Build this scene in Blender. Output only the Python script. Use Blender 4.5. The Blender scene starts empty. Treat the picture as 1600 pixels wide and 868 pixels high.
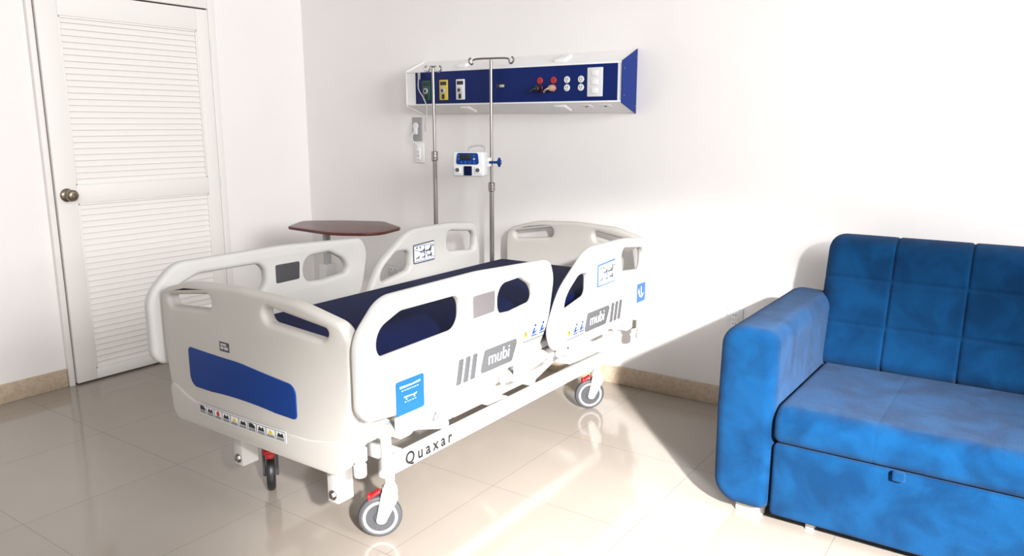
import bpy, bmesh, math, random
from mathutils import Vector, Matrix
from mathutils.geometry import delaunay_2d_cdt
PI = math.pi
S = bpy.context.scene
COL = S.collection
random.seed(3)
WL = {}

# ------------------------------------------------------------------ materials
def mat(name, col, rough=.5, metal=0, col2=None, nscale=6, ndetail=3, bump=0, bscale=80, coat=0, sheen=0, lo=.35, hi=.65, spec=.5, dist=0, wrinkle=0):
    m = bpy.data.materials.new(name); m.use_nodes = True
    nt = m.node_tree; N = nt.nodes; L = nt.links
    b = N['Principled BSDF']
    b.inputs['Base Color'].default_value = (*col, 1)
    b.inputs['Roughness'].default_value = rough
    b.inputs['Metallic'].default_value = metal
    b.inputs['Coat Weight'].default_value = coat
    b.inputs['Sheen Weight'].default_value = sheen
    b.inputs['Specular IOR Level'].default_value = spec
    tc = N.new('ShaderNodeTexCoord')
    if col2 is None:
        col2 = tuple(c*.97 for c in col)
    nz = N.new('ShaderNodeTexNoise'); nz.inputs['Scale'].default_value = nscale; nz.inputs['Detail'].default_value = ndetail
    nz.inputs['Distortion'].default_value = dist
    L.new(tc.outputs['Object'], nz.inputs['Vector'])
    rp = N.new('ShaderNodeValToRGB')
    rp.color_ramp.elements[0].position = lo; rp.color_ramp.elements[0].color = (*col2, 1)
    rp.color_ramp.elements[1].position = hi; rp.color_ramp.elements[1].color = (*col, 1)
    L.new(nz.outputs['Fac'], rp.inputs['Fac']); L.new(rp.outputs['Color'], b.inputs['Base Color'])
    last = None
    if wrinkle:
        n3 = N.new('ShaderNodeTexNoise'); n3.inputs['Scale'].default_value = 7; n3.inputs['Detail'].default_value = 2; n3.inputs['Distortion'].default_value = .6
        L.new(tc.outputs['Object'], n3.inputs['Vector'])
        b3 = N.new('ShaderNodeBump'); b3.inputs['Strength'].default_value = wrinkle; b3.inputs['Distance'].default_value = .05
        L.new(n3.outputs['Fac'], b3.inputs['Height']); last = b3
    if bump:
        n2 = N.new('ShaderNodeTexNoise'); n2.inputs['Scale'].default_value = bscale; n2.inputs['Detail'].default_value = 3
        L.new(tc.outputs['Object'], n2.inputs['Vector'])
        bp = N.new('ShaderNodeBump'); bp.inputs['Strength'].default_value = bump; bp.inputs['Distance'].default_value = .01
        L.new(n2.outputs['Fac'], bp.inputs['Height'])
        if last: L.new(last.outputs['Normal'], bp.inputs['Normal'])
        last = bp
    if last: L.new(last.outputs['Normal'], b.inputs['Normal'])
    return m

M = {}
M['wall'] = mat('wall_paint', (.84, .815, .80), .75, col2=(.82, .795, .78), nscale=2, bump=.03, bscale=60)
M['door'] = mat('door_paint', (.80, .775, .745), .55, col2=(.795, .77, .74), nscale=2)
M['granite'] = mat('granite_skirting', (.55, .44, .33), .45, col2=(.45, .35, .25), nscale=60, ndetail=6, lo=.35, hi=.6)
M['ivory'] = mat('ivory_plastic', (.52, .495, .46), .6, col2=(.505, .48, .445), bump=.04, bscale=350, spec=.3)
M['white'] = mat('white_plastic', (.54, .53, .51), .65, col2=(.525, .515, .495), spec=.25)
M['steel_white'] = mat('white_painted_steel', (.53, .52, .50), .7, spec=.2)
M['navy'] = mat('navy_vinyl', (.002, .007, .050), .6, col2=(.002, .006, .040), nscale=4, spec=.08)
M['accent'] = mat('accent_blue', (.005, .038, .205), .5, spec=.2)
M['stickerblue'] = mat('sticker_blue', (.010, .10, .42), .4)
M['grey'] = mat('grey_plastic', (.09, .09, .095), .5, spec=.3)
M['darkgrey'] = mat('dark_grey_plastic', (.06, .06, .065), .5, spec=.3)
M['midgrey'] = mat('mid_grey_plastic', (.33, .33, .34), .45)
M['lightgrey'] = mat('light_grey_plastic', (.45, .45, .46), .4)
M['mauve'] = mat('indicator_grey', (.13, .118, .122), .5, spec=.3)
M['dark'] = mat('black_plastic', (.012, .012, .014), .4)
M['gap_shade'] = mat('door_gap_shade', (.05, .04, .035), .8)  # painted shade for the gaps around the door leaf
M['tyre'] = mat('grey_rubber', (.06, .06, .065), .6)
M['red'] = mat('red_plastic', (.50, .012, .015), .4)
M['yellow'] = mat('yellow_plastic', (.65, .48, .07), .4)
M['green'] = mat('green_plastic', (.01, .07, .05), .4)
M['tan'] = mat('tan_plastic', (.45, .30, .2), .5)
M['chrome'] = mat('stainless_steel', (.34, .32, .31), .28, metal=1)
M['brass'] = mat('dark_brass', (.30, .25, .19), .3, metal=1)
M['panelblue'] = mat('panel_blue', (.003, .015, .115), .5, spec=.2)
M['capblue'] = mat('end_cap_blue', (.004, .024, .170), .5, spec=.2)
M['panelwhite'] = mat('panel_white', (.85, .85, .85), .4)
M['laminate'] = mat('red_brown_laminate', (.11, .026, .018), .3, col2=(.08, .020, .014), nscale=15, spec=.35)
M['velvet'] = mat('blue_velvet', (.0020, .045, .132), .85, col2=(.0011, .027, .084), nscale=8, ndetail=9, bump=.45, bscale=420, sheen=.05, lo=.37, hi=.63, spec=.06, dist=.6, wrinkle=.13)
M['velvet_back_shade'] = mat('blue_velvet_nap_shade', (.0018, .038, .113), .85, col2=(.0010, .024, .075), nscale=8, ndetail=9, bump=.45, bscale=420, sheen=.05, lo=.37, hi=.63, spec=.06, dist=.6, wrinkle=.13)  # same velvet as the seat; nap shading painted as a darker colour
M['paper'] = mat('sticker_white', (.74, .75, .76), .5)
M['cover'] = mat('beige_cover', (.44, .41, .37), .6, spec=.25)

def floor_mat():
    m = bpy.data.materials.new('porcelain_tile'); m.use_nodes = True
    nt = m.node_tree; N = nt.nodes; L = nt.links; b = N['Principled BSDF']
    tc = N.new('ShaderNodeTexCoord'); mp = N.new('ShaderNodeMapping')
    mp.inputs['Location'].default_value = (-.2, 1.98, 0)
    L.new(tc.outputs['Object'], mp.inputs['Vector'])
    br = N.new('ShaderNodeTexBrick'); br.offset = 0; br.squash = 1
    br.inputs['Scale'].default_value = 1
    br.inputs['Brick Width'].default_value = .6; br.inputs['Row Height'].default_value = .6
    br.inputs['Mortar Size'].default_value = .0013; br.inputs['Mortar Smooth'].default_value = .1
    br.inputs['Color1'].default_value = (.335, .292, .250, 1); br.inputs['Color2'].default_value = (.322, .281, .240, 1)
    br.inputs['Mortar'].default_value = (.21, .18, .15, 1)
    L.new(mp.outputs['Vector'], br.inputs['Vector'])
    nz = N.new('ShaderNodeTexNoise'); nz.inputs['Scale'].default_value = 3; nz.inputs['Detail'].default_value = 6
    L.new(tc.outputs['Object'], nz.inputs['Vector'])
    mx = N.new('ShaderNodeMixRGB'); mx.blend_type = 'MULTIPLY'; mx.inputs['Fac'].default_value = .10
    L.new(br.outputs['Color'], mx.inputs['Color1']); L.new(nz.outputs['Fac'], mx.inputs['Color2'])
    L.new(mx.outputs['Color'], b.inputs['Base Color'])
    b.inputs['Roughness'].default_value = .11
    b.inputs['Specular IOR Level'].default_value = .65
    return m
M['floor'] = floor_mat()

# ------------------------------------------------------------------ geometry helpers
def rpoly(pts, seg=7):
    n = len(pts); out = []
    P = [Vector((p[0], p[1])) for p in pts]
    for i in range(n):
        p = P[i]; r = pts[i][2] if len(pts[i]) > 2 else 0
        a = P[i-1]-p; b = P[(i+1) % n]-p
        la, lb = a.length, b.length
        a.normalize(); b.normalize()
        ang = math.acos(max(-1, min(1, a.dot(b))))
        if r <= 0 or ang > PI-.01:
            out.append(p); continue
        d = min(r/math.tan(ang/2), .49*min(la, lb)); r = d*math.tan(ang/2)
        c = p+(a+b).normalized()*(r/math.sin(ang/2))
        s = p+a*d-c; e = p+b*d-c
        tot = s.angle_signed(e) if s.length > 0 else 0
        for k in range(seg+1):
            v = s.copy(); v.rotate(Matrix.Rotation(-tot*k/seg, 2))
            out.append(c+v)
    return out

def cr(pts, n=8, closed=False):
    P = [Vector(p) for p in pts]; out = []; m = len(P)
    rng = range(m) if closed else range(m-1)
    for i in rng:
        if closed:
            p0, p1, p2, p3 = P[i-1], P[i], P[(i+1) % m], P[(i+2) % m]
        else:
            p0, p1, p2, p3 = P[max(i-1, 0)], P[i], P[i+1], P[min(i+2, m-1)]
        for k in range(n):
            t = k/n
            out.append(.5*((2*p1)+(p2-p0)*t+(2*p0-5*p1+4*p2-p3)*t*t+(3*p1-p0-3*p2+p3)*t**3))
    if not closed: out.append(P[-1])
    return out

def curve_to_bm(cu):
    ob = bpy.data.objects.new('tmp', cu); COL.objects.link(ob)
    dg = bpy.context.evaluated_depsgraph_get()
    me = bpy.data.meshes.new_from_object(ob.evaluated_get(dg))
    bm = bmesh.new(); bm.from_mesh(me)
    bpy.data.objects.remove(ob); bpy.data.meshes.remove(me); bpy.data.curves.remove(cu)
    bmesh.ops.remove_doubles(bm, verts=bm.verts, dist=1e-5)
    return bm

def plate_bm(outline, holes, depth, bev, cuts=(), res=3):
    cu = bpy.data.curves.new('tmp', 'CURVE'); cu.dimensions = '2D'; cu.fill_mode = 'BOTH'
    cu.extrude = max(depth/2-bev, 0); cu.bevel_depth = bev; cu.bevel_resolution = res; cu.offset = -bev
    for pts in [outline]+list(holes):
        sp = cu.splines.new('POLY'); sp.points.add(len(pts)-1)
        for q, p in zip(sp.points, pts): q.co = (p[0], p[1], 0, 1)
        sp.use_cyclic_u = True
    bm = curve_to_bm(cu)
    for x in cuts:
        bmesh.ops.bisect_plane(bm, geom=bm.verts[:]+bm.edges[:]+bm.faces[:], plane_co=(x, 0, 0), plane_no=(1, 0, 0))
    return bm

def dedupe(P, eps=1e-4):
    out = []
    for p in P:
        if not out or (p-out[-1]).length > eps: out.append(p)
    if (out[0]-out[-1]).length <= eps: out.pop()
    return out
def inpoly(p, P):
    c = False; n = len(P)
    for i in range(n):
        a, b = P[i], P[i-1]
        if (a.y > p.y) != (b.y > p.y) and p.x < (b.x-a.x)*(p.y-a.y)/(b.y-a.y)+a.x: c = not c
    return c
def board_bm(outline, holes, depth, bev, step=.04, res=5):
    """solid plate with holes and rounded rims, with inner points so that it can be bent"""
    loops = [dedupe(outline)]+[dedupe(h) for h in holes]
    bm = bmesh.new(); h = depth/2
    prof = [(bev*(1-math.cos(PI/2*k/res)), h-bev+bev*math.sin(PI/2*k/res)) for k in range(res+1)]
    prof = [(a, -b) for a, b in prof[::-1]]+prof          # from back cap over the rim to the front cap
    caps = []
    for li, P in enumerate(loops):
        n = len(P); area = sum(P[i].x*P[(i+1) % n].y-P[(i+1) % n].x*P[i].y for i in range(n))
        sg = 1 if area > 0 else -1
        if li: sg = -sg
        Nn = []
        for i in range(n):
            t = (P[(i+1) % n]-P[i]).normalized()+(P[i]-P[i-1]).normalized(); t.normalize(); Nn.append(Vector((-t.y, t.x))*sg)
        rings = [[bm.verts.new((P[i].x+Nn[i].x*a, P[i].y+Nn[i].y*a, z)) for i in range(n)] for a, z in prof]
        for A, B in zip(rings, rings[1:]):
            for i in range(n): bm.faces.new((A[i], A[(i+1) % n], B[(i+1) % n], B[i]))
        caps.append((rings[0], rings[-1]))
    for side in (0, 1):
        vs = []; co = []; ed = []; polys = []
        for c in caps:
            base = len(co); n = len(c[side]); P = [Vector((v.co.x, v.co.y)) for v in c[side]]
            vs += c[side]; co += P; ed += [(base+i, base+(i+1) % n) for i in range(n)]; polys.append(P)
        z = caps[0][side][0].co.z; nb = len(co)
        x0 = min(p.x for p in polys[0]); x1 = max(p.x for p in polys[0]); y0 = min(p.y for p in polys[0]); y1 = max(p.y for p in polys[0])
        y = y0+step/2
        while y < y1:
            x = x0+step/2
            while x < x1:
                p = Vector((x, y))
                if inpoly(p, polys[0]) and not any(inpoly(p, q) for q in polys[1:]) and min((p-q).length for q in co[:nb]) > step*.35:
                    co.append(p); vs.append(bm.verts.new((x, y, z)))
                x += step
            y += step
        r = delaunay_2d_cdt(co, ed, [], 0, 1e-6)
        for f in r[2]:
            c = sum((r[0][i] for i in f), Vector((0, 0)))/len(f)
            if inpoly(c, polys[0]) and not any(inpoly(c, q) for q in polys[1:]):
                ids = [r[3][i][0] for i in f if r[3][i]]
                if len(ids) == 3 and len(set(ids)) == 3:
                    try: bm.faces.new([vs[i] for i in ids])
                    except ValueError: pass
    return bm

def text_bm(s, size, depth=.0006, bold=0, spacing=1):
    cu = bpy.data.curves.new('tmp', 'FONT'); cu.body = s; cu.size = size; cu.extrude = depth
    cu.offset = bold; cu.space_character = spacing
    cu.align_x = 'CENTER'; cu.align_y = 'CENTER'
    return cu

class MB:
    def __init__(s): s.bm = bmesh.new()
    def add(s, bm, fn=None, mi=0, mx=None):
        if fn:
            for v in bm.verts: v.co = Vector(fn(*v.co))
        if mx: bmesh.ops.transform(bm, matrix=mx, verts=bm.verts)
        for f in bm.faces: f.material_index = mi
        me = bpy.data.meshes.new('tmp'); bm.to_mesh(me); bm.free()
        s.bm.from_mesh(me); bpy.data.meshes.remove(me); return s
    def box(s, c, d, bev=0, seg=2, mi=0, rot=None, mx=None):
        bm = bmesh.new(); bmesh.ops.create_cube(bm, size=1)
        for v in bm.verts: v.co = Vector((v.co.x*d[0], v.co.y*d[1], v.co.z*d[2]))
        if bev: bmesh.ops.bevel(bm, geom=bm.edges[:], offset=min(bev, .49*min(d)), segments=seg, profile=.5, affect='EDGES')
        T = Matrix.Translation(Vector(c))
        if rot is not None: T = T @ rot
        if mx: T = mx @ T
        return s.add(bm, None, mi, T)
    def span(s, a, b, bev=0, seg=2, mi=0):
        return s.box([(p+q)/2 for p, q in zip(a, b)], [abs(q-p) for p, q in zip(a, b)], bev, seg, mi)
    def cyl(s, p0, p1, r, r2=None, n=24, bev=0, mi=0, mx=None):
        p0, p1 = Vector(p0), Vector(p1); d = p1-p0; r2 = r if r2 is None else r2
        b = min(bev, .4*r, .4*d.length); h = d.length
        prof = [(0, 0)]
        prof += [(r-b, 0), (r, b)] if b else [(r, 0)]
        prof += [(r2, h-b), (r2-b, h)] if b else [(r2, h)]
        prof += [(0, h)]
        T = Matrix.Translation(p0) @ d.to_track_quat('Z', 'Y').to_matrix().to_4x4()
        if mx: T = mx @ T
        return s.lathe(prof, T, n, mi)
    def lathe(s, prof, T=None, n=32, mi=0):
        bm = bmesh.new(); rings = []
        for r, z in prof:
            if r <= 1e-7: rings.append([bm.verts.new((0, 0, z))])
            else: rings.append([bm.verts.new((r*math.cos(2*PI*k/n), r*math.sin(2*PI*k/n), z)) for k in range(n)])
        for A, B in zip(rings, rings[1:]):
            if len(A) == 1 and len(B) == 1: continue
            for k in range(n):
                k2 = (k+1) % n
                if len(A) == 1: bm.faces.new((A[0], B[k], B[k2]))
                elif len(B) == 1: bm.faces.new((A[k], A[k2], B[0]))
                else: bm.faces.new((A[k], A[k2], B[k2], B[k]))
        return s.add(bm, None, mi, T)
    def tube(s, pts, r, n=10, closed=False, mi=0):
        P = [Vector(p) for p in pts]; bm = bmesh.new(); rings = []; m = len(P)
        nrm = None
        for i in range(m):
            if closed: t = (P[(i+1) % m]-P[i-1])
            else: t = P[min(i+1, m-1)]-P[max(i-1, 0)]
            t.normalize()
            if nrm is None:
                nrm = t.orthogonal().normalized()
            else:
                nrm = (nrm-t*nrm.dot(t)); nrm = nrm.normalized() if nrm.length > 1e-6 else t.orthogonal().normalized()
            bn = t.cross(nrm)
            rings.append([bm.verts.new(P[i]+r*(math.cos(2*PI*k/n)*nrm+math.sin(2*PI*k/n)*bn)) for k in range(n)])
        rng = range(m) if closed else range(m-1)
        for i in rng:
            A, B = rings[i], rings[(i+1) % m]
            for k in range(n): bm.faces.new((A[k], A[(k+1) % n], B[(k+1) % n], B[k]))
        if not closed:
            bm.faces.new(rings[0]); bm.faces.new(rings[-1])
        return s.add(bm, None, mi)
    def sphere(s, c, r, sc=(1, 1, 1), mi=0):
        bm = bmesh.new(); bmesh.ops.create_uvsphere(bm, u_segments=20, v_segments=12, radius=r)
        for v in bm.verts: v.co = Vector((v.co.x*sc[0]+c[0], v.co.y*sc[1]+c[1], v.co.z*sc[2]+c[2]))
        return s.add(bm, None, mi)
    def plate(s, outline, holes, depth, bev, fn, cuts=(), mi=0, res=3):
        return s.add(plate_bm(outline, holes, depth, bev, cuts, res), fn, mi)
    def text(s, t, size, fn, mi=0, bold=0, spacing=1):
        return s.add(curve_to_bm(text_bm(t, size, .0006, bold, spacing)), fn, mi)
    def build(s, name, m, parent=None, angle=35, recalc=True):
        bm = s.bm
        if recalc: bmesh.ops.recalc_face_normals(bm, faces=bm.faces)
        xs = [v.co for v in bm.verts]
        lo = Vector((min(c.x for c in xs), min(c.y for c in xs), min(c.z for c in xs)))
        hi = Vector((max(c.x for c in xs), max(c.y for c in xs), max(c.z for c in xs)))
        c = (lo+hi)/2
        if parent is None: c.z = lo.z
        for v in bm.verts: v.co -= c
        me = bpy.data.meshes.new(name)
        for f in bm.faces: f.smooth = True
        bm.to_mesh(me); bm.free()
        me.set_sharp_from_angle(angle=math.radians(angle))
        for q in (m if isinstance(m, (list, tuple)) else [m]): me.materials.append(q)
        o = bpy.data.objects.new(name, me); COL.objects.link(o)
        if parent is not None:
            o.parent = parent; o.location = c-WL[parent.name]
        else: o.location = c
        WL[o.name] = c
        return o

def thing(name, label, cat, loc, group=None):
    o = bpy.data.objects.new(name, None); COL.objects.link(o); o.location = loc
    o.empty_display_size = .1
    o['label'] = label; o['category'] = cat
    if group: o['group'] = group
    WL[o.name] = Vector(loc); return o
def tag(o, label, cat, group=None):
    o['label'] = label; o['category'] = cat
    if group: o['group'] = group
    return o
def struct(o): o['kind'] = 'structure'; return o

# ------------------------------------------------------------------ room
struct(MB().span((-.1, -6.2, -.1), (7.2, .1, 0)).build('floor', M['floor']))
fl = bpy.data.objects['floor']
# keep the floor's object origin at the world origin so tiles line up with the walls
off = fl.location.copy()
for v in fl.data.vertices: v.co += off
fl.location = (0, 0, 0)
struct(MB().span((-.1, -6.2, 0), (0, .1, 2.8)).build('wall_left', M['wall']))
struct(MB().span((0, 0, 0), (7.2, .1, 2.8)).build('wall_back', M['wall']))
struct(MB().span((0, -6.2, 0), (.014, -1.755, .1), .003).build('baseboard_left', M['granite']))
struct(MB().span((0, -.69, 0), (.014, -.014, .1), .003).build('baseboard_corner', M['granite']))
struct(MB().span((0, -.014, 0), (7.2, 0, .1), .003).build('baseboard_back', M['granite']))

# door on the left wall
t = MB()
t.span((0, -1.752, 0), (.03, -1.7235, 2.13), .004); t.span((0, -.737, 0), (.03, -.692, 2.13), .004); t.span((0, -1.7235, 2.076), (.03, -.737, 2.13), .004)
struct(t.build('trim_1', M['door']))
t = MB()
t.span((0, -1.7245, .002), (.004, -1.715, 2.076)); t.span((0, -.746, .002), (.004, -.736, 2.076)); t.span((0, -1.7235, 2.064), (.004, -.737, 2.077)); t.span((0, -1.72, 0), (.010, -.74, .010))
struct(t.build('gap_shade_strips', M['gap_shade']))  # dark strips standing in for the shade inside the door gaps
d = MB(); X0, X1 = .002, .04
d.span((X0, -1.716, .010), (X1, -1.61, 2.066), .004); d.span((X0, -.825, .010), (X1, -.745, 2.066), .004)
d.span((X0, -1.61, 1.945), (X1-.001, -.825, 2.066), .003); d.span((X0, -1.61, .985), (X1-.001, -.825, 1.082), .003)
d.span((X0, -1.61, .010), (X1-.001, -.825, .068), .003)
door = struct(d.build('door_1', M['door']))
for z0, z1 in ((1.082, 1.945), (.068, .985)):
    lv = MB(); lv.span((X0, -1.612, z0), (X0+.012, -.823, z1))
    n = round((z1-z0)/.0325); p = (z1-z0)/n
    for k in range(n):
        zc = z0+p*(k+.5)
        lv.box((.0225, -1.2175, zc), (.006, .785, p*1.08), .0013, 1, rot=Matrix.Rotation(math.radians(16.5), 4, 'Y').inverted())
    for y in (-1.606, -.829): lv.span((X0, y-.005, z0), (.036, y+.005, z1), .002)
    for z in (z0+.005, z1-.005): lv.span((X0, -1.61, z-.005), (.036, -.825, z+.005), .002)
    lv.build('louvre_panel', M['door'], door)
k = MB(); T = Matrix.Translation((X1, -1.665, 1.035)) @ Matrix.Rotation(PI/2, 4, 'Y')
k.lathe([(0, 0), (.034, 0), (.035, .005), (.028, .012), (.014, .016), (.012, .035), (.022, .040), (.030, .052), (.030, .066), (.022, .075), (.012, .077), (.010, .073), (0, .073)], T, 32)
k.build('door_knob', M['brass'], door)
for z in (.30, 1.05, 1.85):
    h = MB(); h.cyl((X1, -.741, z-.038), (X1, -.741, z+.038), .0045, n=12); h.build('hinge', M['paper'], door)

# ------------------------------------------------------------------ hospital bed
bed = thing('hospital_bed', 'white hospital bed on casters with raised plastic side rails', 'bed', (2.2, -1.17, 0))
CX = 2.184
def end_outline():
    h = [(CX-.440, .352, .06), (CX+.440, .352, .06), (CX+.484, .62, .4), (CX+.484, .825, .075), (CX+.27, .876, .4), (CX, .887, .9), (CX-.27, .876, .4), (CX-.484, .825, .075), (CX-.484, .62, .4)]
    return rpoly(h)
def end_holes():
    a = [(.125, .795, .032), (.385, .772, .032), (.405, .808, .03), (.125, .848, .032)]
    R = [(CX+x, z, r) for x, z, r in a]; Lh = [(CX-.025-x, z, r) for x, z, r in a][::-1]
    return [rpoly(R), rpoly(Lh)]
def bulge(x): return .024*(1-((x-CX)/.49)**2)
FY = -2.14
def fmap(d=0): return lambda a, b, c: (a, FY-bulge(a)-c-d, b)
HY = -.100
def hmap(a, b, c): return (CX+.028+(a-CX)*.905, HY+bulge(a)*.9-c, b)
CUTS = [CX-.46+.04*i for i in range(24)]
fb = MB().add(board_bm(end_outline(), end_holes(), .05, .017), fmap()).build('footboard', M['ivory'], bed, 40)
hb = MB().add(board_bm(end_outline(), end_holes(), .05, .017), hmap).build('headboard', M['ivory'], bed, 40)
# lower bumper band, blue accent, warning strip, small name plate on the footboard
band = rpoly([(CX-.440, .354, .055), (CX+.440, .354, .055), (CX+.458, .47, .03), (CX+.30, .447, .3), (CX-.30, .447, .3), (CX-.458, .50, .03)])
MB().add(board_bm(band, [], .012, .005), fmap(.024)).build('bumper_band', M['ivory'], fb, 40)
acc = rpoly([(CX-.305, .505, .04), (CX+.256, .501, .015), (CX+.256, .612, .035), (CX-.01, .640, .6), (CX-.305, .644, .015)])
MB().add(board_bm(acc, [], .006, .002), fmap(.026)).build('accent_panel', M['accent'], fb, 40)
w = MB(); x0, x1, zc = CX-.256, CX+.208, .434
w.plate([Vector(p) for p in ((x0, zc-.019), (x1, zc-.019), (x1, zc+.019), (x0, zc+.019))], [], .0012, 0, fmap(.0315), CUTS, mi=0)
ni = 10
for i in range(ni):
    xa = x0+.002+(x1-x0-.004)*i/ni; xb = xa+(x1-x0-.004)/ni-.002
    w.plate([Vector(p) for p in ((xa, zc-.016), (xb, zc-.016), (xb, zc+.016), (xa, zc+.016))], [], .0012, 0, fmap(.0318), mi=1)
    w.plate([Vector(p) for p in ((xa+.0018, zc-.0142), (xb-.0018, zc-.0142), (xb-.0018, zc+.0142), (xa+.0018, zc+.0142))], [], .0012, 0, fmap(.0322), mi=0)
    xm = (xa+xb)/2
    ci = (1, 1, 2, 1, 3, 1, 1, 1, 3, 1)[i]
    if ci == 3: pts = [(xm-.013, zc-.004), (xm+.013, zc-.004), (xm, zc+.012)]
    elif ci == 2: pts = [(xm+.009*math.cos(2*PI*q/12), zc+.003+.009*math.sin(2*PI*q/12)) for q in range(12)]
    elif i % 2: pts = [(xm-.016, zc-.004), (xm-.009, zc+.011), (xm+.002, zc+.005), (xm+.010, zc+.012), (xm+.016, zc-.004)]
    else: pts = [(xm-.016, zc-.004), (xm+.016, zc-.004), (xm+.016, zc+.004), (xm+.004, zc+.012), (xm-.016, zc+.012)]
    w.plate([Vector(p) for p in pts], [], .0012, 0, fmap(.0326), mi=ci)
    for q in range(2):
        zz = zc-.0075-.0040*q
        w.plate([Vector(p) for p in ((xa+.005, zz-.0012), (xb-.005, zz-.0012), (xb-.005, zz+.0012), (xa+.005, zz+.0012))], [], .0012, 0, fmap(.0326), mi=1)
w.build('warning_label', [M['paper'], M['dark'], M['red'], M['yellow']], fb)
w = MB(); xm, zm = CX-.085, .680
w.plate([Vector(p) for p in ((xm-.026, zm-.016), (xm+.026, zm-.016), (xm+.026, zm+.016), (xm-.026, zm+.016))], [], .0012, 0, fmap(.0255))
for a, b, c, e in ((-.02, .012, .004, .011), (-.02, -.004, -.009, .001), (.0, .02, -.009, .001)):
    w.plate([Vector(p) for p in ((xm+a, zm+c), (xm+b, zm+c), (xm+b, zm+e), (xm+a, zm+e))], [], .0012, 0, fmap(.0262), mi=1)
w.build('name_plate', [M['darkgrey'], M['lightgrey']], fb)

# side rails: outlines in (y, z)
def RFo(ys): return rpoly([(ys, .545, .06), (-1.93, .515, .3), (-1.26, .522, .08), (-1.165, .64, .25), (-1.125, .815, .2), (-1.155, .885, .045), (-1.60, .908, .6), (ys+.11, .906, .12), (ys, .80, .12)], 9)
RFh = [rpoly([(-2.105, .722, .05), (-1.70, .732, .05), (-1.70, .848, .05), (-2.00, .850, .08), (-2.105, .81, .06)]),
       rpoly([(-1.505, .735, .045), (-1.40, .727, .1), (-1.245, .740, .028), (-1.265, .800, .1), (-1.355, .848, .06), (-1.505, .842, .055)])]
RH = rpoly([(-1.10, .497, .05), (-.62, .487, .3), (-.265, .482, .04), (-.258, .70, .4), (-.285, .868, .055), (-.50, .889, .5), (-.83, .890, .22), (-1.05, .745, .3), (-1.145, .585, .12)], 9)
RHh = [rpoly([(-1.055, .648, .035), (-.835, .688, .03), (-.835, .785, .035), (-.93, .788, .08), (-1.03, .72, .08)]),
       rpoly([(-.545, .742, .035), (-.305, .718, .03), (-.305, .822, .045), (-.545, .850, .035)])]
XR, XL = 2.70, 1.675
def smap(X, d=0): return lambda a, b, c: (X+d+c, a, b)
TH = .046
def quad(mb, X, pts, mi=0, dep=.0014): mb.plate([Vector(p) for p in pts], [], dep, 0, smap(X), mi=mi)
def rect(mb, X, y0, y1, z0, z1, mi=0, sl=0):
    quad(mb, X, ((y0, z0), (y1, z0), (y1+sl, z1), (y0+sl, z1)), mi)

def rail(X, foot):
    return MB().plate(RFo(-2.18 if X > 2 else -2.205) if foot else RH, RFh if foot else RHh, TH, .017, smap(X), res=4).build('side_rail', M['white'], bed, 45)
r_rf, r_rh, r_lf, r_lh = rail(XR, 1), rail(XR, 0), rail(XL, 1), rail(XL, 0)
XO = XR+TH/2+.0004
# foot rail decals (outer right, inner left)
def indicator(X, par, m):
    b = MB(); b.plate(rpoly([(-1.655, .755, .008), (-1.535, .757, .008), (-1.530, .832, .008), (-1.655, .832, .008)]), [], .006, .002, smap(X)); b.build('indicator_plate', m, par)
indicator(XO, r_rf, M['mauve']); indicator(XL+TH/2, r_lf, M['darkgrey'])
def name_badge(X, par, yc, zc, left):
    hw, hh = .108, .040
    b = MB(); b.plate(rpoly([(yc-hw-.008, zc-hh, .014), (yc+hw-.030, zc-hh, .014), (yc+hw+.012, zc+hh, .014), (yc-hw+.020, zc+hh, .014)]), [], .004, .0012, smap(X))
    bo = b.build('name_badge', M['grey'], par)
    for k in range(3):
        y = yc-hw-.050-.038*k if left else yc+hw+.020+.038*k
        b = MB(); b.plate(rpoly([(y-.014, zc-hh-.004, .005), (y+.012, zc-hh-.004, .005), (y+.031, zc+hh+.002, .005), (y+.005, zc+hh+.002, .005)]), [], .004, .0012, smap(X))
        b.build('badge_stripe', M['grey'], par)
    MB().text('mubi', .067, lambda a, bb, c: (X+.0026+c, yc-.003+a+bb*.12, zc+.003+bb), bold=-.0006).build('lettering', M['paper'], bo)
name_badge(XO, r_rf, -1.505, .588, True)
name_badge(XO, r_rh, -.775, .572, False)
def icons(X, par, ys, z):
    b = MB()
    for i, y in enumerate(ys):
        if i == 0:
            quad(b, X, ((y-.018, z-.014), (y+.018, z-.014), (y, z+.019)), 0)
            rect(b, X+.0008, y-.0025, y+.0025, z-.006, z+.007, 1)
        else:
            # reclining figure: mattress line, torso, legs, head
            quad(b, X, ((y-.020, z-.018), (y+.020, z-.018), (y+.020, z-.013), (y-.020, z-.013)), 2)
            quad(b, X, ((y-.016, z-.010), (y-.004, z-.010), (y+.010, z+.010), (y+.002, z+.014)), 2)
            quad(b, X, ((y-.004, z-.010), (y+.018, z-.004), (y+.018, z+.001), (y+.0, z-.003)), 2)
            quad(b, X, [(y+.010+.006*math.cos(q*PI/5), z+.021+.006*math.sin(q*PI/5)) for q in range(10)], 2)
    rect(b, X, ys[0]-.02, ys[-1]+.02, z-.031, z-.028, 1)
    b.build('safety_pictogram', [M['yellow'], M['dark'], M['accent']], par)
icons(XO, r_rf, (-1.335, -1.278, -1.222), .628)
icons(XO, r_rh, (-1.015, -.962, -.912), .562)
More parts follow.
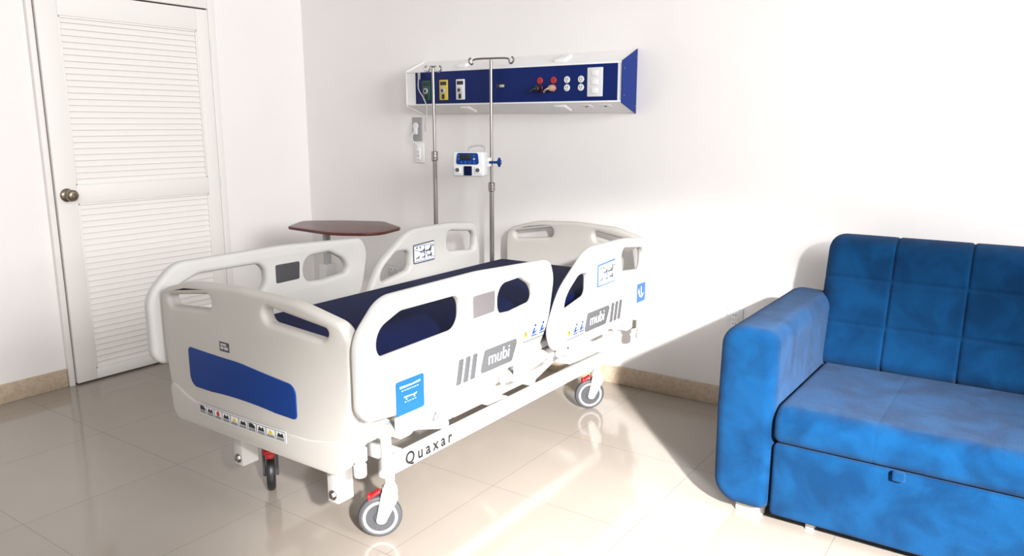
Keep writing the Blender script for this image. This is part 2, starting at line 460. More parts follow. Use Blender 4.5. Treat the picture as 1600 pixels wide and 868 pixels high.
def blue_sticker(X, par, y0, y1, z0, z1):
    b = MB(); b.plate(rpoly([(y0, z0, .008), (y1, z0, .008), (y1, z1, .008), (y0, z1, .008)]), [], .0016, 0, smap(X), mi=0)
    W = y1-y0; H = z1-z0
    quad(b, X+.0008, ((y0+.14*W, z0+.78*H), (y0+.5*W, z0+.785*H), (y0+.86*W, z0+.80*H), (y0+.86*W, z0+.85*H), (y0+.55*W, z0+.82*H), (y0+.14*W, z0+.84*H)), 1)
    for q in range(7): rect(b, X+.0008, y0+(.2+.09*q)*W, y0+(.25+.09*q)*W, z0+.69*H, z0+.71*H, 1)
    quad(b, X+.0008, ((y0+.28*W, z0+.48*H), (y0+.70*W, z0+.47*H), (y0+.74*W, z0+.52*H), (y0+.64*W, z0+.50*H), (y0+.28*W, z0+.515*H)), 1)
    for q in (.36, .64): rect(b, X+.0008, y0+(q-.02)*W, y0+(q+.02)*W, z0+.41*H, z0+.44*H, 1)
    for q in range(5): rect(b, X+.0008, y0+(.30+.09*q)*W, y0+(.34+.09*q)*W, z0+.34*H, z0+.36*H, 1)
    b.build('blue_sticker', [M['stickerblue'], M['paper']], par)
blue_sticker(XO, r_rf, -2.04, -1.912, .526, .636)
# head rail: blue square with curved arrow
b = MB(); b.plate(rpoly([(-.385, .565, .006), (-.295, .565, .006), (-.295, .655, .006), (-.385, .655, .006)]), [], .0016, 0, smap(XO), mi=0)
arc = [(-.34+.026*math.cos(a), .612+.026*math.sin(a)) for a in [PI*(1.0+.9*q/8) for q in range(9)]]
arc2 = [(-.34+.019*math.cos(a), .612+.019*math.sin(a)) for a in [PI*(1.0+.9*q/8) for q in range(9)]][::-1]
quad(b, XO+.0008, arc+arc2, 1); quad(b, XO+.0008, ((-.376, .612), (-.356, .612), (-.366, .632)), 1); rect(b, XO+.0008, -.343, -.337, .6, .64, 1)
b.build('blue_sticker', [M['stickerblue'], M['paper']], r_rh)
def control(X, par, rimm, oy=0):
    b = MB(); y0, y1, z0, z1 = -.80, -.60, .708, .825
    yc, zc_, k_ = -.70+oy, .7625, .82
    def sm(a, b_, c): return (X+c, yc+(a+.70)*k_, zc_+(b_-.7665)*k_)
    def smi(a, b_, c): return (X+.0036+c, yc+(a+.70)*k_, zc_+(b_-.7665)*k_)
    def smi2(a, b_, c): return (X+.0046+c, yc+(a+.70)*k_, zc_+(b_-.7665)*k_)
    b.plate(rpoly([(y0, z0-.006, .012), (y1, z0-.002, .012), (y1, z1+.006, .012), (y0, z1-.004, .012)]), [], .006, .002, sm, mi=0)
    q = MB()
    def Q(pts, mi): q.plate([Vector(p) for p in pts], [], .0014, 0, smi2, mi=mi)
    def R(a, b_, c, d_, mi): Q(((a, c), (b_, c), (b_, d_), (a, d_)), mi)
    q.plate(rpoly([(y0+.006, z0+.002, .006), (y1-.006, z0+.005, .006), (y1-.006, z1-.001, .006), (y0+.006, z1-.010, .006)]), [], .001, 0, smi, mi=0)
    def pic(yc, zc, s):
        R(yc-.02*s, yc+.02*s, zc-.003*s, zc+.003*s, 1); Q(((yc+.002*s, zc+.003*s), (yc+.02*s, zc+.003*s), (yc+.024*s, zc+.016*s), (yc+.018*s, zc+.016*s)), 1)
        for e in (-.014, .014): R(yc+e*s-.002, yc+e*s+.002, zc-.012*s, zc-.003*s, 1)
    pic(-.765, .738, .7); pic(-.72, .775, 1.0); pic(-.665, .775, 1.3); pic(-.655, .742, 1.0); pic(-.71, .738, .7)
    Q(((y0+.010, .79), (y1-.010, .727), (y1-.010, .730), (y0+.010, .793)), 2)
    R(-.70, -.697, .72, .81, 2)
    for a, bb in ((.715, .718), (.81, .813)): R(y0+.012, y1-.012, a, bb, 2)
    for yy in (-.77, -.74, -.64, -.62): Q([(yy+.006*math.cos(k*PI/5), .80+.006*math.sin(k*PI/5)) for k in range(10)], 1)
    bo = b.build('control_panel', rimm, par)
    q.build('keypad', [M['paper'], M['darkgrey'], M['stickerblue']], bo)
control(XO, r_rh, M['stickerblue']); control(XL+TH/2, r_lh, M['darkgrey'], -.035)

# frames under the mattress
u = MB()
for x in (1.785, 2.60): u.span((x-.02, -2.10, .425), (x+.02, -.17, .475), .006)
for y in (-2.08, -1.45, -.85, -.19): u.span((1.79, y-.02, .43), (2.59, y+.02, .47), .004)
u.build('upper_frame', M['steel_white'], bed)
u = MB(); u.span((1.775, -2.085, .478), (2.61, -.175, .512), .01); u.build('mattress_deck', M['steel_white'], bed)
BR, BL = 2.525, 1.885
bf = MB()
for x in (BR, BL): bf.span((x-.016, -1.915, .222), (x+.016, -.36, .285), .006)
for y in (-1.80, -1.15, -.46): bf.span((BL, y-.02, .228), (BR, y+.02, .278), .004)
bfo = bf.build('base_frame', M['steel_white'], bed)
MB().text('Quaxar', .062, lambda a, b, c: (BR+.0166+c, -1.685+a*.95, .255+b), bold=.0014, spacing=1.5).build('lettering', M['dark'], bfo)
# lifting arms
def arm(x, y0, z0, y1, z1):
    a = MB(); p = Vector((x, y0, z0)); q = Vector((x, y1, z1)); dv = q-p
    ang = math.atan2(dv.z, dv.y)
    a.box((p+q)/2, (.03, dv.length, .042), .005, rot=Matrix.Rotation(ang, 4, 'X'))
    a.cyl((x-.03, y0, z0), (x+.03, y0, z0), .022, n=20, bev=.002); a.cyl((x-.03, y1, z1), (x+.03, y1, z1), .022, n=20, bev=.002)
    a.build('lifting_arm', M['steel_white'], bed)
for x in (2.475, 1.935):
    arm(x, -1.55, .29, -2.02, .44); arm(x, -.95, .29, -.42, .44)
# covers and actuators below the deck
c = MB(); c.span((2.02, -1.62, .285), (2.40, -.62, .40), .03, 4); c.build('underbed_cover', M['cover'], bed)
c = MB(); c.plate(rpoly([(-1.90, .40, .02), (-1.66, .375, .02), (-1.58, .43, .03), (-1.60, .475, .01), (-1.88, .478, .02)]), [], .07, .012, smap(2.595)); co = c.build('actuator_cover', M['white'], bed)
b = MB(); X = 2.6312
quad(b, X, ((-1.77, .405), (-1.735, .405), (-1.752, .435)), 0); quad(b, X+.0008, ((-1.762, .409), (-1.743, .409), (-1.752, .426)), 1); b.build('warning_triangle', [M['grey'], M['paper']], co)
c = MB(); c.plate(rpoly([(-1.60, .345, .02), (-1.10, .345, .03), (-.90, .40, .03), (-.90, .475, .01), (-1.60, .475, .01)]), [], .02, .006, smap(2.568)); c.build('side_cover', M['cover'], bed)
c = MB(); c.cyl((2.2, -1.7, .36), (2.2, -1.15, .33), .03, bev=.004); c.box((2.2, -1.66, .37), (.10, .12, .10), .012); c.build('actuator', M['dark'], bed)
# rail mounting brackets
for X, sg in ((XR, 1), (XL, -1)):
    for y in (-1.98, -1.33, -.92, -.42):
        bb = MB(); xi = X-sg*.10
        bb.box(((X+xi)/2, y, .452), (.11, .05, .03), .006)
        bb.box((X-sg*.004, y, .485), (.03, .06, .085), .008)
        bb.cyl((X-sg*.055, y-.05, .445), (X-sg*.055, y+.05, .445), .017, n=18, bev=.003)
        bb.build('rail_bracket', M['steel_white'], bed)
for y0, y1 in ((-1.28, -1.06), (-.95, -.50)):
    bb = MB(); bb.tube(cr([(2.665, y0, .452), (2.675, y0+.05, .438), (2.675, y1-.05, .438), (2.665, y1, .455)], 6), .010, 10); bb.build('release_handle', M['white'], bed)
# corner bumpers
for x, y in ((2.625, -2.105), (1.743, -2.105), (2.655, -.19), (1.713, -.13)):
    bb = MB(); bb.lathe([(0, .335), (.019, .335), (.021, .34), (.021, .372), (.017, .375), (.017, .385), (.024, .388), (.024, .425), (.017, .428), (.017, .438), (.024, .441), (.024, .49), (.02, .497), (.02, .53), (.015, .54), (0, .54)], Matrix.Translation((x, y, 0)), 24)
    sx = -1 if x > 2.2 else 1
    bb.box((x+sx*.03, y+(.02 if y < -1 else 0), .45), (.06, .04, .04), .006)
    bb.build('corner_bumper', M['white'], bed)
bb = MB(); bb.cyl((2.655, -2.02, .33), (2.655, -2.02, .46), .017, bev=.003); bb.box((2.63, -2.02, .45), (.05, .03, .03), .005); bb.build('pole_socket', M['white'], bed)
# hanging brackets at the foot end
for x in (2.462, 1.965):
    bb = MB(); bb.box((x, -2.072, .305), (.048, .008, .24), .003); bb.box((x+.022, -2.04, .305), (.006, .065, .24), .002)
    bb.box((x, -2.06, .42), (.05, .05, .03), .004)
    bo = bb.build('end_bracket', M['steel_white'], bed)
    q = MB(); q.cyl((x+.002, -2.076, .212), (x+.002, -2.086, .212), .012, n=6, bev=.002); q.cyl((x+.002, -2.075, .212), (x+.002, -2.079, .212), .017, n=20); q.build('bolt', M['chrome'], bo)

def caster(x, y, yaw, top, dark=False):
    T = Matrix.Translation((x, y, 0)) @ Matrix.Rotation(yaw, 4, 'Z')
    h = MB()
    h.cyl((0, .036, .165), (0, .036, top), .017, bev=.002, mx=T); h.cyl((0, .036, .158), (0, .036, .192), .027, .021, bev=.004, mx=T)
    for s in (-1, 1):
        bm = plate_bm(rpoly([(-.017, .058, .016), (.015, .056, .016), (.062, .145, .02), (.060, .178, .012), (.008, .178, .015)]), [], .010, .003)
        for v in bm.verts: v.co = Vector((s*.0245+v.co.z, v.co.x, v.co.y))
        h.add(bm, mx=T)
    h.box((0, .034, .168), (.056, .050, .018), .004, mx=T)
    ho = h.build('caster', M['darkgrey'] if dark else M['white'], bed)
    w = MB(); R = T @ Matrix.Translation((0, 0, .076)) @ Matrix.Rotation(PI/2, 4, 'Y')
    w.lathe([(.058, -.015), (.066, -.0155), (.073, -.011), (.0755, -.004), (.0755, .004), (.073, .011), (.066, .0155), (.058, .015)], R, 48, 0)
    w.lathe([(.050, -.016), (.0595, -.0162), (.0595, .0162), (.050, .016)], R, 48, 2 if dark else 1)
    w.lathe([(0, -.018), (.020, -.018), (.024, -.014), (.050, -.0145), (.052, -.012), (.052, .012), (.050, .0145), (.024, .014), (.020, .018), (0, .018)], R, 48, 2)
    w.build('wheel', [M['dark'] if dark else M['tyre'], M['lightgrey'], M['darkgrey']], ho)
    p = MB()
    if dark: p.box((0, -.014, .172), (.052, .060, .018), .006, rot=Matrix.Rotation(math.radians(14), 4, 'X'), mx=T)
    else: p.box((0, -.016, .160), (.030, .042, .010), .004, rot=Matrix.Rotation(math.radians(30), 4, 'X'), mx=T)
    p.box((0, -.036, .150), (.030, .010, .020), .004, mx=T); p.build('brake_pedal', M['red'], ho)
caster(2.503, -1.905, math.radians(-45), .24)
caster(2.497, -.42, math.radians(-42), .24)
caster(1.905, -1.895, math.radians(52), .24, True)
caster(1.885, -.43, math.radians(20), .24)

# IV pole socket on the bed head corner
PXx, PYy = 1.738, -.205
bb = MB(); bb.cyl((PXx, PYy, .385), (PXx, PYy, .40), .019, bev=.002); bb.box((1.765, PYy, .395), (.05, .03, .018), .003); bb.build('pole_socket', M['steel_white'], bed)

# mattress
mt = MB(); mt.span((1.785, -2.075, .513), (2.60, -.185, .668), .045, 5)
tag(mt.build('mattress', M['navy'], None, 50), 'navy blue vinyl mattress lying on the hospital bed', 'mattress')

# ------------------------------------------------------------------ poles and pump
p2 = thing('infusion_pole', 'steel pole standing at bed head corner with pump clamped on it', 'pole', (PXx, PYy, .402))
q = MB(); q.cyl((PXx, PYy, .402), (PXx, PYy, 1.07), .0125, bev=.002); q.build('lower_tube', M['chrome'], p2)
q = MB(); q.cyl((PXx, PYy, 1.04), (PXx, PYy, 1.74), .0085, bev=.002); q.build('upper_tube', M['chrome'], p2)
q = MB(); q.cyl((PXx, PYy, 1.035), (PXx, PYy, 1.085), .019, bev=.004); q.cyl((PXx+.013, PYy-.013, 1.06), (PXx+.028, PYy-.028, 1.06), .009, bev=.002); q.build('height_clamp', M['chrome'], p2)
def hook_bar(x, y, z, hw, par, ang):
    q = MB(); ca, sa = math.cos(ang), math.sin(ang)
    L = [(-hw, 0, .020), (-hw-.012, 0, .004), (-hw, 0, -.014), (-hw+.012, 0, -.010), (-hw+.02, 0, .010), (-hw*.45, 0, .014), (0, 0, .014), (hw*.45, 0, .014), (hw-.02, 0, .010), (hw-.012, 0, -.010), (hw, 0, -.014), (hw+.012, 0, .004), (hw, 0, .020)]
    q.tube([(x+a*ca, y+a*sa, z+c) for a, b, c in cr(L, 6)], .005, 10); q.build('hook_bar', M['chrome'], par)
hook_bar(PXx, PYy, 1.733, .118, p2, math.radians(15))

p1 = thing('infusion_pole', 'steel wheeled drip stand without a pump, between bed and wall table', 'pole', (1.385, -.27, 0))
x, y = 1.385, -.27
q = MB(); q.cyl((x, y, .08), (x, y, 1.24), .0125, bev=.002); q.build('lower_tube', M['chrome'], p1)
q = MB(); q.cyl((x, y, 1.20), (x, y, 1.705), .0085, bev=.002); q.build('upper_tube', M['chrome'], p1)
q = MB(); q.cyl((x, y, 1.195), (x, y, 1.25), .019, bev=.004); q.cyl((x+.013, y-.013, 1.225), (x+.028, y-.028, 1.225), .009, bev=.002); q.build('height_clamp', M['chrome'], p1)
hook_bar(x, y, 1.70, .035, p1, math.radians(35))
q = MB(); q.cyl((x, y, .065), (x, y, .115), .028, bev=.006)
for k in range(5):
    a = 2*PI*k/5+.3; q.tube([(x+.02*math.cos(a), y+.02*math.sin(a), .085), (x+.12*math.cos(a), y+.12*math.sin(a), .078), (x+.21*math.cos(a), y+.21*math.sin(a), .06)], .011, 10)
q.build('star_base', M['chrome'], p1)
for k in range(5):
    a = 2*PI*k/5+.3; cx_, cy_ = x+.21*math.cos(a), y+.21*math.sin(a)
    q = MB(); q.cyl((cx_-.009, cy_, .025), (cx_+.009, cy_, .025), .025, bev=.004); q.cyl((cx_, cy_, .03), (cx_, cy_, .065), .006, n=12); q.build('caster', M['dark'], p1)

# infusion pump (built facing -y about its own base, then turned towards the room)
pump = thing('infusion_pump', 'small white infusion pump with blue keypad clamped to the steel pole', 'medical pump', (0, 0, 0))
q = MB(); q.box((0, 0, .067), (.178, .095, .134), .014, 3); q.build('body', M['paper'], pump)
q = MB(); q.plate(rpoly([(-.066, .066, .012), (.062, .066, .012), (.056, .127, .012), (-.058, .127, .012)]), [], .008, .002, lambda a, b, c: (a, -.049-c, b)); fpan = q.build('keypad', M['accent'], pump)
q = MB(); q.box((-.012, -.0535, .104), (.062, .003, .030), .001); q.build('display', M['dark'], fpan)
for i, (a, b_, mi) in enumerate(((.036, .112, 0), (.036, .095, 1), (-.05, .112, 0), (-.05, .095, 0), (-.035, .077, 0), (-.012, .077, 0), (.012, .077, 0), (.036, .077, 0))):
    q = MB(); q.cyl((a, -.052, b_), (a, -.0555, b_), .006, n=14, bev=.001)
    q.build('button', [M['stickerblue'], M['lightgrey']][mi], fpan)
q = MB(); q.box((0, -.050, .032), (.045, .008, .050), .006); q.build('door_latch', M['navy'], pump)
for a in (-.058, .055):
    q = MB(); q.box((a, -.050, .034), (.034, .007, .034), .005, mi=0); q.cyl((a, -.0525, .036), (a, -.0555, .036), .011, n=16, mi=1); q.build('tube_guide', [M['paper'], M['grey']], pump)
q = MB(); q.tube(cr([(.0, 0, .132), (-.005, 0, .152), (.035, 0, .165), (.08, 0, .16), (.085, 0, .132)], 6), .006, 10); q.build('carry_handle', M['lightgrey'], pump)
q = MB(); q.box((.088, .055, .075), (.03, .05, .05), .006); q.build('pole_clamp', M['paper'], pump)
q = MB(); q.cyl((.10, .03, .075), (.145, .03, .075), .007, n=14); q.cyl((.145, .03, .075), (.165, .03, .075), .017, bev=.004, n=14); q.box((.155, .03, .075), (.014, .012, .05), .004); q.build('clamp_knob', M['accent'], pump)
pump.location = (1.672, -.31, 1.122); pump.rotation_euler = (0, 0, math.radians(22))

# ------------------------------------------------------------------ bed head supply panel on the wall
hp = thing('wall_supply_panel', 'long blue and white medical supply panel mounted on back wall above bed', 'wall panel', (1.79, -.08, 1.455))
PX0, PX1 = 1.09, 2.50
prof = [Vector(p) for p in ((-.002, 1.457), (-.162, 1.508), (-.162, 1.701), (-.002, 1.766))]
MB().plate(prof, [], PX1-PX0, .002, lambda a, b, c: ((PX0+PX1)/2+c, a, b)).build('housing', M['panelwhite'], hp)
q = MB(); q.span((1.160, -.1665, 1.516), (2.478, -.161, 1.694), .001); fr = q.build('front_panel', M['panelblue'], hp)
for z in (1.512, 1.698):
    q = MB(); q.span((PX0, -.168, z-.004), (PX1, -.160, z+.004), .002)
    q.build('trim_strip', M['panelwhite'], hp)
for xe, em in ((PX0-.002, M['panelwhite']), (PX1+.002, M['capblue'])):
    oc = [Vector(p) for p in ((-.002, 1.452), (-.168, 1.504), (-.168, 1.704), (-.002, 1.772))]
    e = MB().plate(oc, [], .004, .001, lambda a, b, c: (xe+c, a, b)).build('end_cap', em, hp)
    for yy, zz in ((-.02, 1.49), (-.02, 1.73), (-.145, 1.54), (-.145, 1.67)):
        s = 1 if xe > 2 else -1
        MB().cyl((xe+s*.002, yy, zz), (xe+s*.0045, yy, zz), .004, n=12).build('screw', M['chrome'], e)
# lamp clips on the sloped top and bottom
for xx, top in ((1.47, 1), (2.12, 1), (1.50, 0), (2.13, 0)):
    q = MB()
    if top: q.box((xx, -.09, 1.736), (.070, .085, .018), .007, 3, rot=Matrix.Rotation(math.radians(-22), 4, 'X').inverted())
    else: q.box((xx, -.10, 1.484), (.070, .080, .014), .006, 3, rot=Matrix.Rotation(math.radians(-18), 4, 'X'))
    q.build('lamp_clip', M['panelwhite'], hp)
for xx in (2.28, 2.39):
    q = MB(); q.box((xx, -.115, 1.4915), (.06, .045, .004), .001, rot=Matrix.Rotation(math.radians(-18), 4, 'X'), mi=0)
    q.box((xx, -.115, 1.4895), (.016, .010, .003), 0, rot=Matrix.Rotation(math.radians(-18), 4, 'X'), mi=1); q.build('data_socket', [M['panelwhite'], M['grey']], hp)
def gas_outlet(x, m, lab, disc=None):
    q = MB(); q.box((x, -.169, 1.592), (.062, .007, .112), .004, mi=0)
    q.box((x, -.173, 1.628), (.044, .002, .020), 0, mi=1)
    q.cyl((x, -.172, 1.588), (x, -.184, 1.588), .017, n=24, bev=.003, mi=2); q.cyl((x, -.184, 1.588), (x, -.1845, 1.588), .009, n=20, mi=1)
    q.box((x, -.175, 1.555), (.016, .010, .026), .003, mi=1)
    o = q.build('gas_outlet', [m, M['dark'], disc or M['lightgrey']], hp); o['label'] = lab
gas_outlet(1.247, M['green'], 'dark green gas outlet', M['midgrey']); gas_outlet(1.376, M['yellow'], 'yellow gas outlet'); gas_outlet(1.498, M['paper'], 'white gas outlet')
q = MB(); q.box((1.777, -.168, 1.603), (.06, .004, .022), .001, mi=0); q.box((1.785, -.171, 1.603), (.03, .004, .014), .001, mi=1); q.build('call_socket', [M['dark'], M['lightgrey']], hp)
for xx, m in ((2.028, M['red']), (2.111, M['red']), (2.192, M['paper']), (2.274, M['paper'])):
    for zz in (1.623, 1.583):
        q = MB(); q.cyl((xx, -.165, zz), (xx, -.171, zz), .0175, n=24, bev=.002, mi=0)
        for e in (-.006, .006): q.box((xx+e, -.1712, zz+.003), (.0028, .001, .010), mi=1)
        q.cyl((xx, -.1708, zz-.009), (xx, -.1717, zz-.009), .0026, n=10, mi=1)
        q.build('power_socket', [m, M['dark']], hp)
q = MB(); q.box((2.355, -.168, 1.607), (.088, .006, .142), .003, mi=0)
for zz in (1.565, 1.607, 1.649): q.box((2.355, -.172, zz), (.036, .004, .026), .002, mi=1)
q.build('switch_plate', [M['paper'], M['panelwhite']], hp)
# plugs in the sockets
def plug(x, z, m, label):
    q = MB(); q.cyl((x, -.172, z), (x, -.205, z), .018, .014, bev=.004, n=20); q.tube(cr([(x, -.20, z), (x-.012, -.215, z-.006), (x-.034, -.205, z-.016), (x-.05, -.18, z-.020)], 6), .005, 8)
    tag(q.build('power_plug', m), label, 'plug')
plug(2.028, 1.583, M['dark'], 'black power plug in the lower socket of the wall panel'); plug(2.111, 1.583, M['tan'], 'tan power plug in lower red socket beside the black plug')
# hanging cord in front of the panel's left end
q = MB(); q.tube(cr([(1.20, -.178, 1.685), (1.205, -.19, 1.66), (1.20, -.185, 1.60), (1.24, -.19, 1.55), (1.255, -.18, 1.49), (1.25, -.19, 1.41), (1.24, -.178, 1.36)], 8), .0035, 8); q.box((1.20, -.178, 1.675), (.012, .014, .04), .003)
tag(q.build('hanging_cord', M['lightgrey']), 'thin grey cord hanging down over the panel beside green outlet', 'cord')
# socket plate and hand controller below the panel
wp = thing('wall_socket', 'grey wall socket plate with white adapter below left end of panel', 'socket', (1.02, -.005, 1.31))
q = MB(); q.box((1.02, -.004, 1.37), (.075, .007, .145), .003); q.build('plate', M['midgrey'], wp)
q = MB(); q.cyl((1.018, -.008, 1.39), (1.018, -.022, 1.39), .021, bev=.004); q.box((1.018, -.016, 1.36), (.026, .018, .045), .005); q.build('adapter', M['paper'], wp)
hc = thing('hand_controller', 'white handset hanging by its cord under the grey wall socket', 'handset', (1.03, -.008, 1.17))
q = MB(); q.box((1.04, -.007, 1.225), (.075, .010, .12), .004); q.build('backplate', M['panelwhite'], hc)
q = MB(); q.box((1.04, -.017, 1.22), (.028, .010, .075), .004); q.build('handle', M['panelwhite'], hc)
q = MB(); q.tube(cr([(1.018, -.027, 1.36), (.998, -.025, 1.33), (.998, -.022, 1.30), (1.03, -.018, 1.275), (1.04, -.017, 1.25)], 6), .0035, 8); q.build('cord', M['paper'], hc)
for zz in (1.21, 1.232):
    q = MB(); q.cyl((1.04, -.021, zz), (1.04, -.024, zz), .006, n=14); q.build('button', M['lightgrey'], hc)
# wall outlets
def wall_outlet(x, z, w_, h_, label, vertical):
    o = thing('wall_outlet', label, 'outlet', (x, -.004, z-h_/2))
    q = MB(); q.box((x, -.004, z), (w_, .007, h_), .003); q.build('plate', M['paper'], o)
    for e in (-.022, .022):
        q = MB(); cx_, cz_ = (x, z+e) if vertical else (x+e, z)
        q.box((cx_, -.0085, cz_), (.030, .003, .030), .001, mi=0)
        for g in (-.006, .006): q.box((cx_+g, -.0103, cz_+.003), (.0025, .001, .010), mi=1)
        q.build('receptacle', [M['panelwhite'], M['dark']], o)
wall_outlet(.79, .46, .115, .075, 'white wall outlet on back wall beneath the red-brown table', False)
wall_outlet(3.075, .455, .08, .12, 'white wall outlet on back wall close to blue sofa arm', True)

# ------------------------------------------------------------------ overbed table
ot = thing('overbed_table', 'overbed table with red-brown laminate top in the corner behind the bed', 'table', (.72, -.46, 0))
top = rpoly([(.600, -.700, .05), (.445, -.455, .07), (.66, -.290, .4), (.89, -.190, .06), (1.180, -.340, .08), (1.250, -.61, .14), (1.02, -.735, .3)], 12)
q = MB(); q.plate(top, [], .017, .005, lambda a, b, c: (a, b, .7985+c)); q.build('tabletop', M['laminate'], ot)
q = MB(); q.span((.58, -.51, .770), (.78, -.40, .789), .005); q.build('top_bracket', M['grey'], ot)
q = MB(); q.span((.655, -.485, .35), (.685, -.445, .772), .006); q.build('inner_column', M['lightgrey'], ot)
q = MB(); q.span((.635, -.510, .07), (.705, -.42, .56), .008); q.build('outer_column', M['paper'], ot)
q = MB(); q.span((.63, -.72, .045), (.69, -.20, .08), .01); q.span((.66, -.22, .045), (1.14, -.16, .08), .01); q.span((.66, -.74, .045), (1.14, -.68, .08), .01); q.build('base', M['paper'], ot)
for cx_, cy_ in ((.66, -.71), (.66, -.19), (1.11, -.19), (1.11, -.71)):
    q = MB(); q.cyl((cx_, cy_-.01, .024), (cx_, cy_+.01, .024), .024, bev=.003); q.cyl((cx_, cy_, .02), (cx_, cy_, .05), .006, n=10); q.build('caster', M['dark'], ot)

# ------------------------------------------------------------------ sofa
def resample(P, step):
    n = len(P); out = []
    for i in range(n):
        a, b = P[i], P[(i+1) % n]; L = (b-a).length; k = max(1, int(round(L/step)))
        for j in range(k): out.append(a+(b-a)*j/k)
    return out
def quilt(profile, x0, x1, xseams, zseams, r, puff, groove=.012, gw=.011, step=.009):
    P = resample(profile, step); n = len(P)
    area = sum(P[i].x*P[(i+1) % n].y-P[(i+1) % n].x*P[i].y for i in range(n))
    sg = 1 if area > 0 else -1
    Nn = []
    for i in range(n):
        t = P[(i+1) % n]-P[i-1]; t.normalize(); Nn.append(Vector((t.y, -t.x))*sg)
    xs = [x0+r*(1-math.cos(PI/2*k/6)) for k in range(6)]
    m = int((x1-x0-2*r)/step); xs += [x0+r+(x1-x0-2*r)*k/m for k in range(m+1)]
    xs += [x1-r*(1-math.cos(PI/2*k/6)) for k in range(5, -1, -1)]
    for s in xseams: xs += [s-.004, s, s+.004]
    xs = sorted(xs)
    bx = [x0]+xseams+[x1]; zl = min(p.y for p in P); zh = max(p.y for p in P); bz = [zl]+zseams+[zh]
    def seg(v, bs):
        for a, b in zip(bs, bs[1:]):
            if a <= v <= b: return math.sin(PI*(v-a)/(b-a))**.6 if b > a and 0 < (v-a)/(b-a) < 1 else 0
        return 0
    bm = bmesh.new(); rings = []
    for xx in xs:
        d = min(xx-x0, x1-xx); e = r-math.sqrt(max(0, r*r-(r-d)**2)) if d < r else 0
        gx = sum(math.exp(-((xx-s)/gw)**2) for s in xseams); px = seg(xx, bx)
        ring = []
        for p, nn in zip(P, Nn):
            gz = sum(math.exp(-((p.y-s)/gw)**2) for s in zseams)
            o = -e-groove*min(1, gx+gz)+puff*px*(seg(p.y, bz) if zseams else 1)
            c_ = p+nn*o; ring.append(bm.verts.new((xx, c_.x, c_.y)))
        rings.append(ring)
    for A, B in zip(rings, rings[1:]):
        for i in range(n): bm.faces.new((A[i], A[(i+1) % n], B[(i+1) % n], B[i]))
    bm.faces.new(rings[0]); bm.faces.new(rings[-1])
    return bm
SX0, SX1 = 3.585, 4.945
sofa = thing('sofa', 'blue velvet sofa bed with tufted back and padded arms', 'sofa', ((SX0+SX1)/2, -.6, 0))
back = rpoly([(-.425, .425, .05), (-.20, .40, .03), (-.10, .93, .07), (-.280, .962, .08)], 9)
MB().add(quilt(back, SX0-.045, SX1+.045, [3.80, 4.065, 4.30, 4.545, 4.785], [.605, .785], .06, .004, .006, .005, .006)).build('backrest', M['velvet_back_shade'], sofa, 60)
seat = rpoly([(-1.10, .322, .035), (-.40, .322, .03), (-.40, .44, .03), (-1.10, .456, .07)], 8)
MB().add(quilt(seat, SX0+.002, SX1-.002, [3.905], [], .025, .0005, .0008, .003, .008)).build('seat_cushion', M['velvet'], sofa, 60)
q = MB(); q.span((SX0+.002, -1.088, .050), (SX1-.002, -.25, .318), .018, 4); q.build('base', M['velvet'], sofa, 60)
q = MB(); q.span((SX0+.004, -.26, .062), (SX1-.004, -.06, .62), .03, 4); q.build('back_frame', M['velvet_back_shade'], sofa, 60)
q = MB(); q.box((3.985, -1.098, .308), (.040, .020, .034), .008, 3); q.build('pull_tab', M['velvet'], sofa, 60)
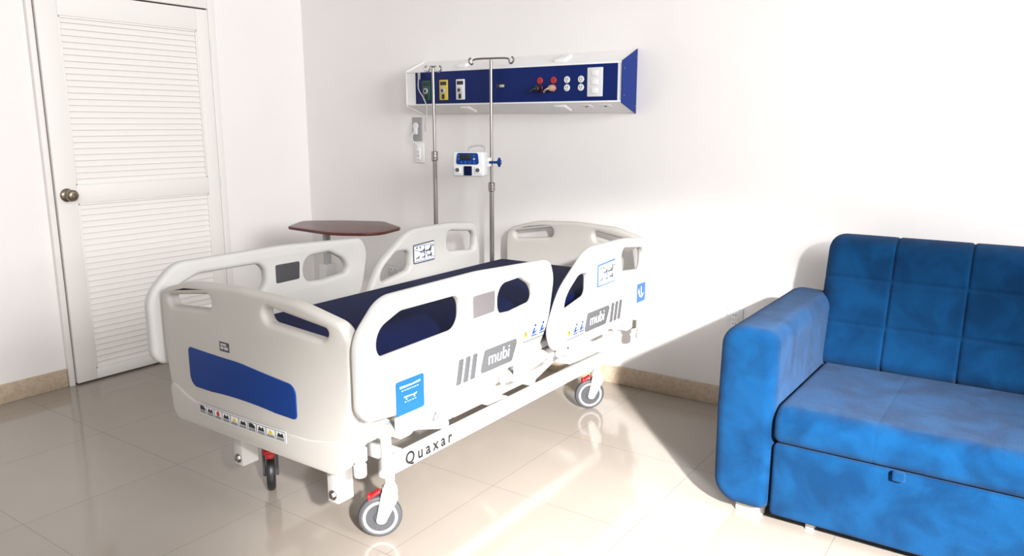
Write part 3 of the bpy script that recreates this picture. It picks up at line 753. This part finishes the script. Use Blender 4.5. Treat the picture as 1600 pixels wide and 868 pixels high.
for x0, sgn in ((3.375, 1), (5.155, -1)):
    o = rpoly([(x0+sgn*.004, .050, .09), (x0+sgn*.209, .048, .045), (x0+sgn*.209, .708, .060), (x0+sgn*.006, .720, .080), (x0+sgn*.0, .40, .5)], 9)
    a = MB(); a.add(board_bm(o, [], .84, .042, .05, 7), lambda p, b, c: (p, -.668-c, b)); ao = a.build('armrest', M['velvet'], sofa, 60)
for fx, fy, w_ in ((3.50, -1.0, .10), (3.715, -1.0, .03), (4.815, -1.0, .03), (5.03, -1.0, .10), (3.50, -.30, .05), (5.03, -.30, .05)):
    q = MB(); q.span((fx-w_/2, fy-.02, 0), (fx+w_/2, fy+.02, .056), .005); q.build('foot', M['ivory'], sofa)

# ------------------------------------------------------------------ light, world, camera
def aim(o, loc, tgt):
    o.location = loc; o.rotation_euler = (Vector(tgt)-Vector(loc)).to_track_quat('-Z', 'Y').to_euler()
def area(name, loc, tgt, size, power, col, sy=None, spread=None):
    l = bpy.data.lights.new(name, 'AREA'); l.shape = 'RECTANGLE'; l.size = size; l.size_y = sy or size; l.energy = power; l.color = col
    if spread: l.spread = spread
    o = bpy.data.objects.new(name, l); COL.objects.link(o); aim(o, loc, tgt); return o
l = bpy.data.lights.new('sunbeam', 'SPOT'); l.energy = 6800; l.spot_size = math.radians(37); l.spot_blend = 1; l.shadow_soft_size = .10; l.color = (1, .99, .98)
o = bpy.data.objects.new('sunbeam', l); COL.objects.link(o); aim(o, (6.55, -4.55, 2.55), (3.45, -1.40, -.15))
area('side_fill_light', (7.0, -2.3, 2.3), (2.6, -.7, 1.3), 1.7, 255, (1, .99, .99))  # added soft fill from the right, lifts the rails and back wall
area('front_fill_light', (6.6, -5.6, 2.4), (.2, -1.9, 1.1), 1.8, 26, (1, .985, .97), None, math.radians(75))  # added fill for the left wall and footboard, not a room lamp
W = bpy.data.worlds.new('World'); S.world = W; W.use_nodes = True
bg = W.node_tree.nodes['Background']; bg.inputs['Color'].default_value = (1, .98, .968, 1); bg.inputs['Strength'].default_value = .52
S.view_settings.view_transform = 'Standard'
cam = bpy.data.cameras.new('Camera'); cam.lens = 27; cam.sensor_width = 36; cam.clip_start = .05
co = bpy.data.objects.new('Camera', cam); COL.objects.link(co); co.location = (4.27, -3.65, 1.4)
co.rotation_euler = (math.radians(90-11.31), 0, math.radians(34.8)); S.camera = co
